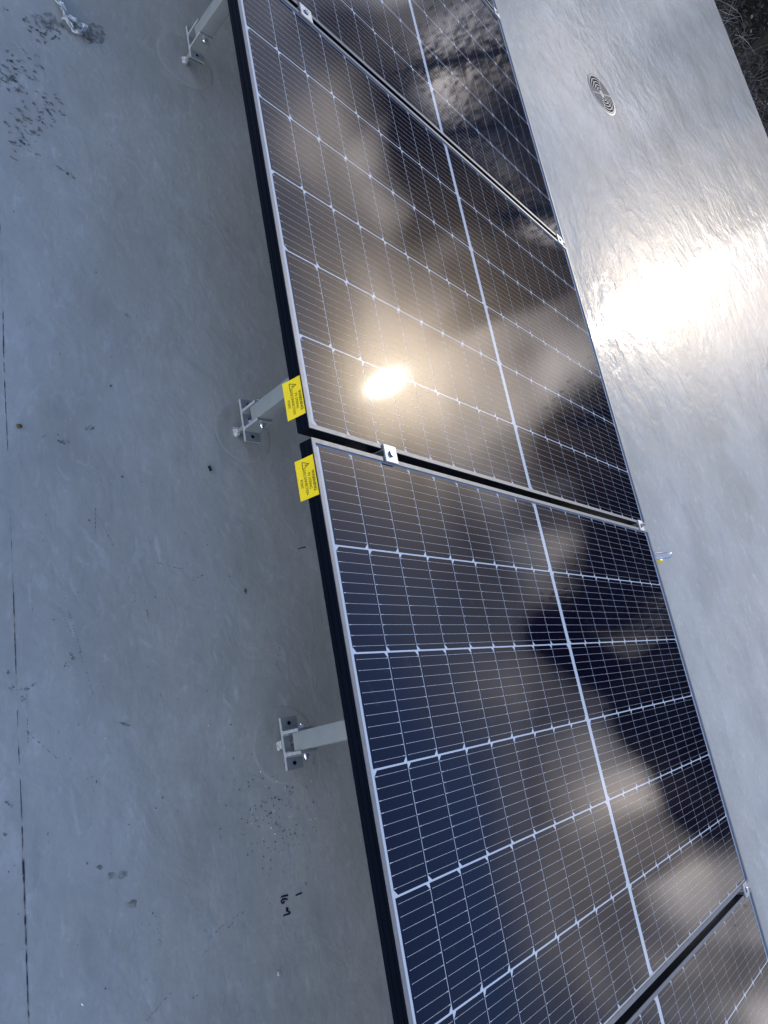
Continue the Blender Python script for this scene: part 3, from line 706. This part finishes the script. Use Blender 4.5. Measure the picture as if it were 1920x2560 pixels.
for i in range(240):                      # drilling swarf and grit, thickest round the lower leg
    if i < 170: x, y = random.gauss(690, 55), random.gauss(2030, 85)
    else: x, y = random.uniform(20, 860), random.uniform(350, 2540)
    lim = 700 + (y - 1000) * .16 if y > 1000 else 560
    if x > lim: continue
    b.cur = 1 if random.random() < .08 else 0
    r = random.uniform(.0005, .0013); p = onroof(x, y); a = random.uniform(0, 6.28); k = random.uniform(1, 3)
    d = Vector((math.cos(a), math.sin(a), 0)) * r * k; e = Vector((-math.sin(a), math.cos(a), 0)) * r
    z0, z1 = Vector((0, 0, .0003)), Vector((0, 0, .0003 + r))
    q = [p - d + z0, p + e + z0, p + d + z0, p - e + z0]; tp = p + z1
    for i_ in range(4): b.poly([q[i_ - 1], q[i_], tp])
o = b.build('grit', [mat('dark_grit', (.04, .04, .045), .6), mat('pale_swarf', (.75, .78, .8), .3, .3)]); tag(o, 'dark grit and bright drill swarf scattered on the roof coating', 'grit', kind='stuff')

# ------------------------------------------------------------------ thicket beyond the roof edge
tw = [mat('twig_grey', (.19, .19, .19), .8), mat('twig_brown', (.060, .045, .036), .8), mat('twig_dark', (.020, .018, .018), .9)]
b = MB(); rnd = random.Random(3)
for i in range(14000):
    b.cur = rnd.choice((0, 1, 1, 2, 2))
    x = 6.35 + abs(rnd.gauss(0, 1.8)); y = rnd.uniform(2.0, 9.0); z = -rnd.uniform(.10, 2.2) - .12 * (x - 6.3)
    d = Vector((rnd.gauss(0, .7), rnd.gauss(0, .7), rnd.gauss(.35, .6))).normalized(); p = Vector((x, y, z)); pts = [p.copy()]
    step = rnd.uniform(.05, .16); cur = Vector((rnd.gauss(0, .15), rnd.gauss(0, .15), rnd.gauss(-.06, .12)))
    for k in range(5):
        p = p + d * step; d = (d + cur).normalized(); pts.append(p.copy())
    if max(q.z for q in pts) > -.04 or min(q.x for q in pts) < 6.2: continue
    r = rnd.choice((.0016, .0022, .003, .005)) * rnd.uniform(.7, 1.2)
    b.tube(pts, [r, r * .9, r * .8, r * .65, r * .5, r * .3], 3, False, False)
for i in range(46000):                     # dead leaves caught in it
    b.cur = 2 if rnd.random() < .75 else 1
    p = Vector((6.4 + abs(rnd.gauss(0, 2.2)), rnd.uniform(1.5, 9.5), -rnd.uniform(.55, 3.3))); a = Vector((rnd.gauss(0, 1), rnd.gauss(0, 1), rnd.gauss(0, 1))).normalized(); c_ = a.orthogonal().normalized(); l = rnd.uniform(.02, .05)
    b.poly([p - a * l, p + c_ * l * .4, p + a * l, p - c_ * l * .4])
o = b.build('undergrowth', tw); tag(o, 'dark bare bramble thicket beyond the roof edge', 'thicket', kind='stuff')

# ------------------------------------------------------------------ trees in front of the low sun (seen mirrored in the glass)
m_bark = mat('bark', (.035, .030, .026), .9); m_nd = mat('evergreen_foliage', (.018, .022, .012), .8); 
def tree(az, dist, top_el, width, lean, lb, seed):
    top_el -= 3.5
    rn = random.Random(seed); a = R(az); bx, by = 1.0 + dist * math.cos(a), (-1.8 if az < 22 else -.3) + dist * math.sin(a); zt = .3 + dist * math.tan(R(top_el)); H = zt + 3.4
    top_el; r = empty('evergreen_tree', (bx, by, -3.4)); tag(r, lb, 'tree', 'dark trees beyond the far roof edge')
    lx, ly = -math.sin(a) * lean, math.cos(a) * lean
    b = MB(); b.tube([(lx * (k / 6) ** 1.3, ly * (k / 6) ** 1.3, H * k / 6) for k in range(7)], [.22 * (1 - .14 * k) for k in range(7)], 8)
    for i in range(16):
        h = H * rn.uniform(.3, .9); t = rn.uniform(0, 6.28); L_ = width * .45 * (1 - .5 * h / H)
        c0 = Vector((lx * (h / H) ** 1.3, ly * (h / H) ** 1.3, h)); b.tube([c0, c0 + Vector((math.cos(t) * L_ * .5, math.sin(t) * L_ * .5, .3)), c0 + Vector((math.cos(t) * L_, math.sin(t) * L_, .2))], [.06, .04, .015], 5)
    b.build('trunk', m_bark, r)
    b = MB()
    for i in range(5000):
        h = H * (.15 + .87 * rn.random() ** .75); env = math.sin(math.pi * min(1, (h / H) ** 1.2 * .78 + .18)) ** .7
        rad = width * .5 * env * abs(rn.gauss(0, .78)) ; h = max(.3, h + rn.gauss(0, .6))
        t = rn.uniform(0, 6.28); p = Vector((lx * (h / H) ** 1.3 + rad * math.cos(t), ly * (h / H) ** 1.3 + rad * math.sin(t), h))
        u = Vector((rn.gauss(0, 1), rn.gauss(0, 1), rn.gauss(0, .6))).normalized(); v = u.orthogonal().normalized(); l = rn.uniform(.05, .12)
        b.poly([p - u * l, p + v * l * .5, p + u * l, p - v * l * .5])
    b.build('crown', m_nd, r)
k_ = 0
TREES = [(6.5, 22, 15.4, 3.6, .6), (1.2, 21, 12.6, 3.2, -.6), (12.5, 24, 9.8, 3.6, .8), (-3.0, 23, 10.6, 3.2, .2), (-8.0, 24, 9.0, 3.6, .5), (19.0, 26, 11.0, 4.0, 1.0), (31.0, 24, 11.0, 4.2, 1.5),
         (36.8, 25, 13.6, 4.0, 2.2), (42.0, 25, 13.6, 3.6, 2.0), (26.0, 30, 6.5, 5.0, 0), (-16, 26, 7.0, 4.0, 0), (49.0, 28, 8.0, 4.0, .5)]
words = ['tallest dark evergreen across from the nearest panel', 'second tall evergreen just right of the tallest one', 'mid-height evergreen left of the tallest one', 'bushy evergreen right of the two tall ones', 'low evergreen with a rounded top right of the bushy one',
         'broad evergreen leaning left below the sun', 'wide evergreen leaning left, first beyond the sun', 'tall leaning evergreen in the middle of the left trio', 'narrow leaning evergreen on the left of the trio', 'squat wide evergreen directly under the sun', 'squat evergreen far to the right', 'lone broad evergreen far to the left']
for (az, d, el, wd_, ln_), lb in zip(TREES, words):
    k_ += 1; tree(az, d, el, wd_, ln_, lb, k_)
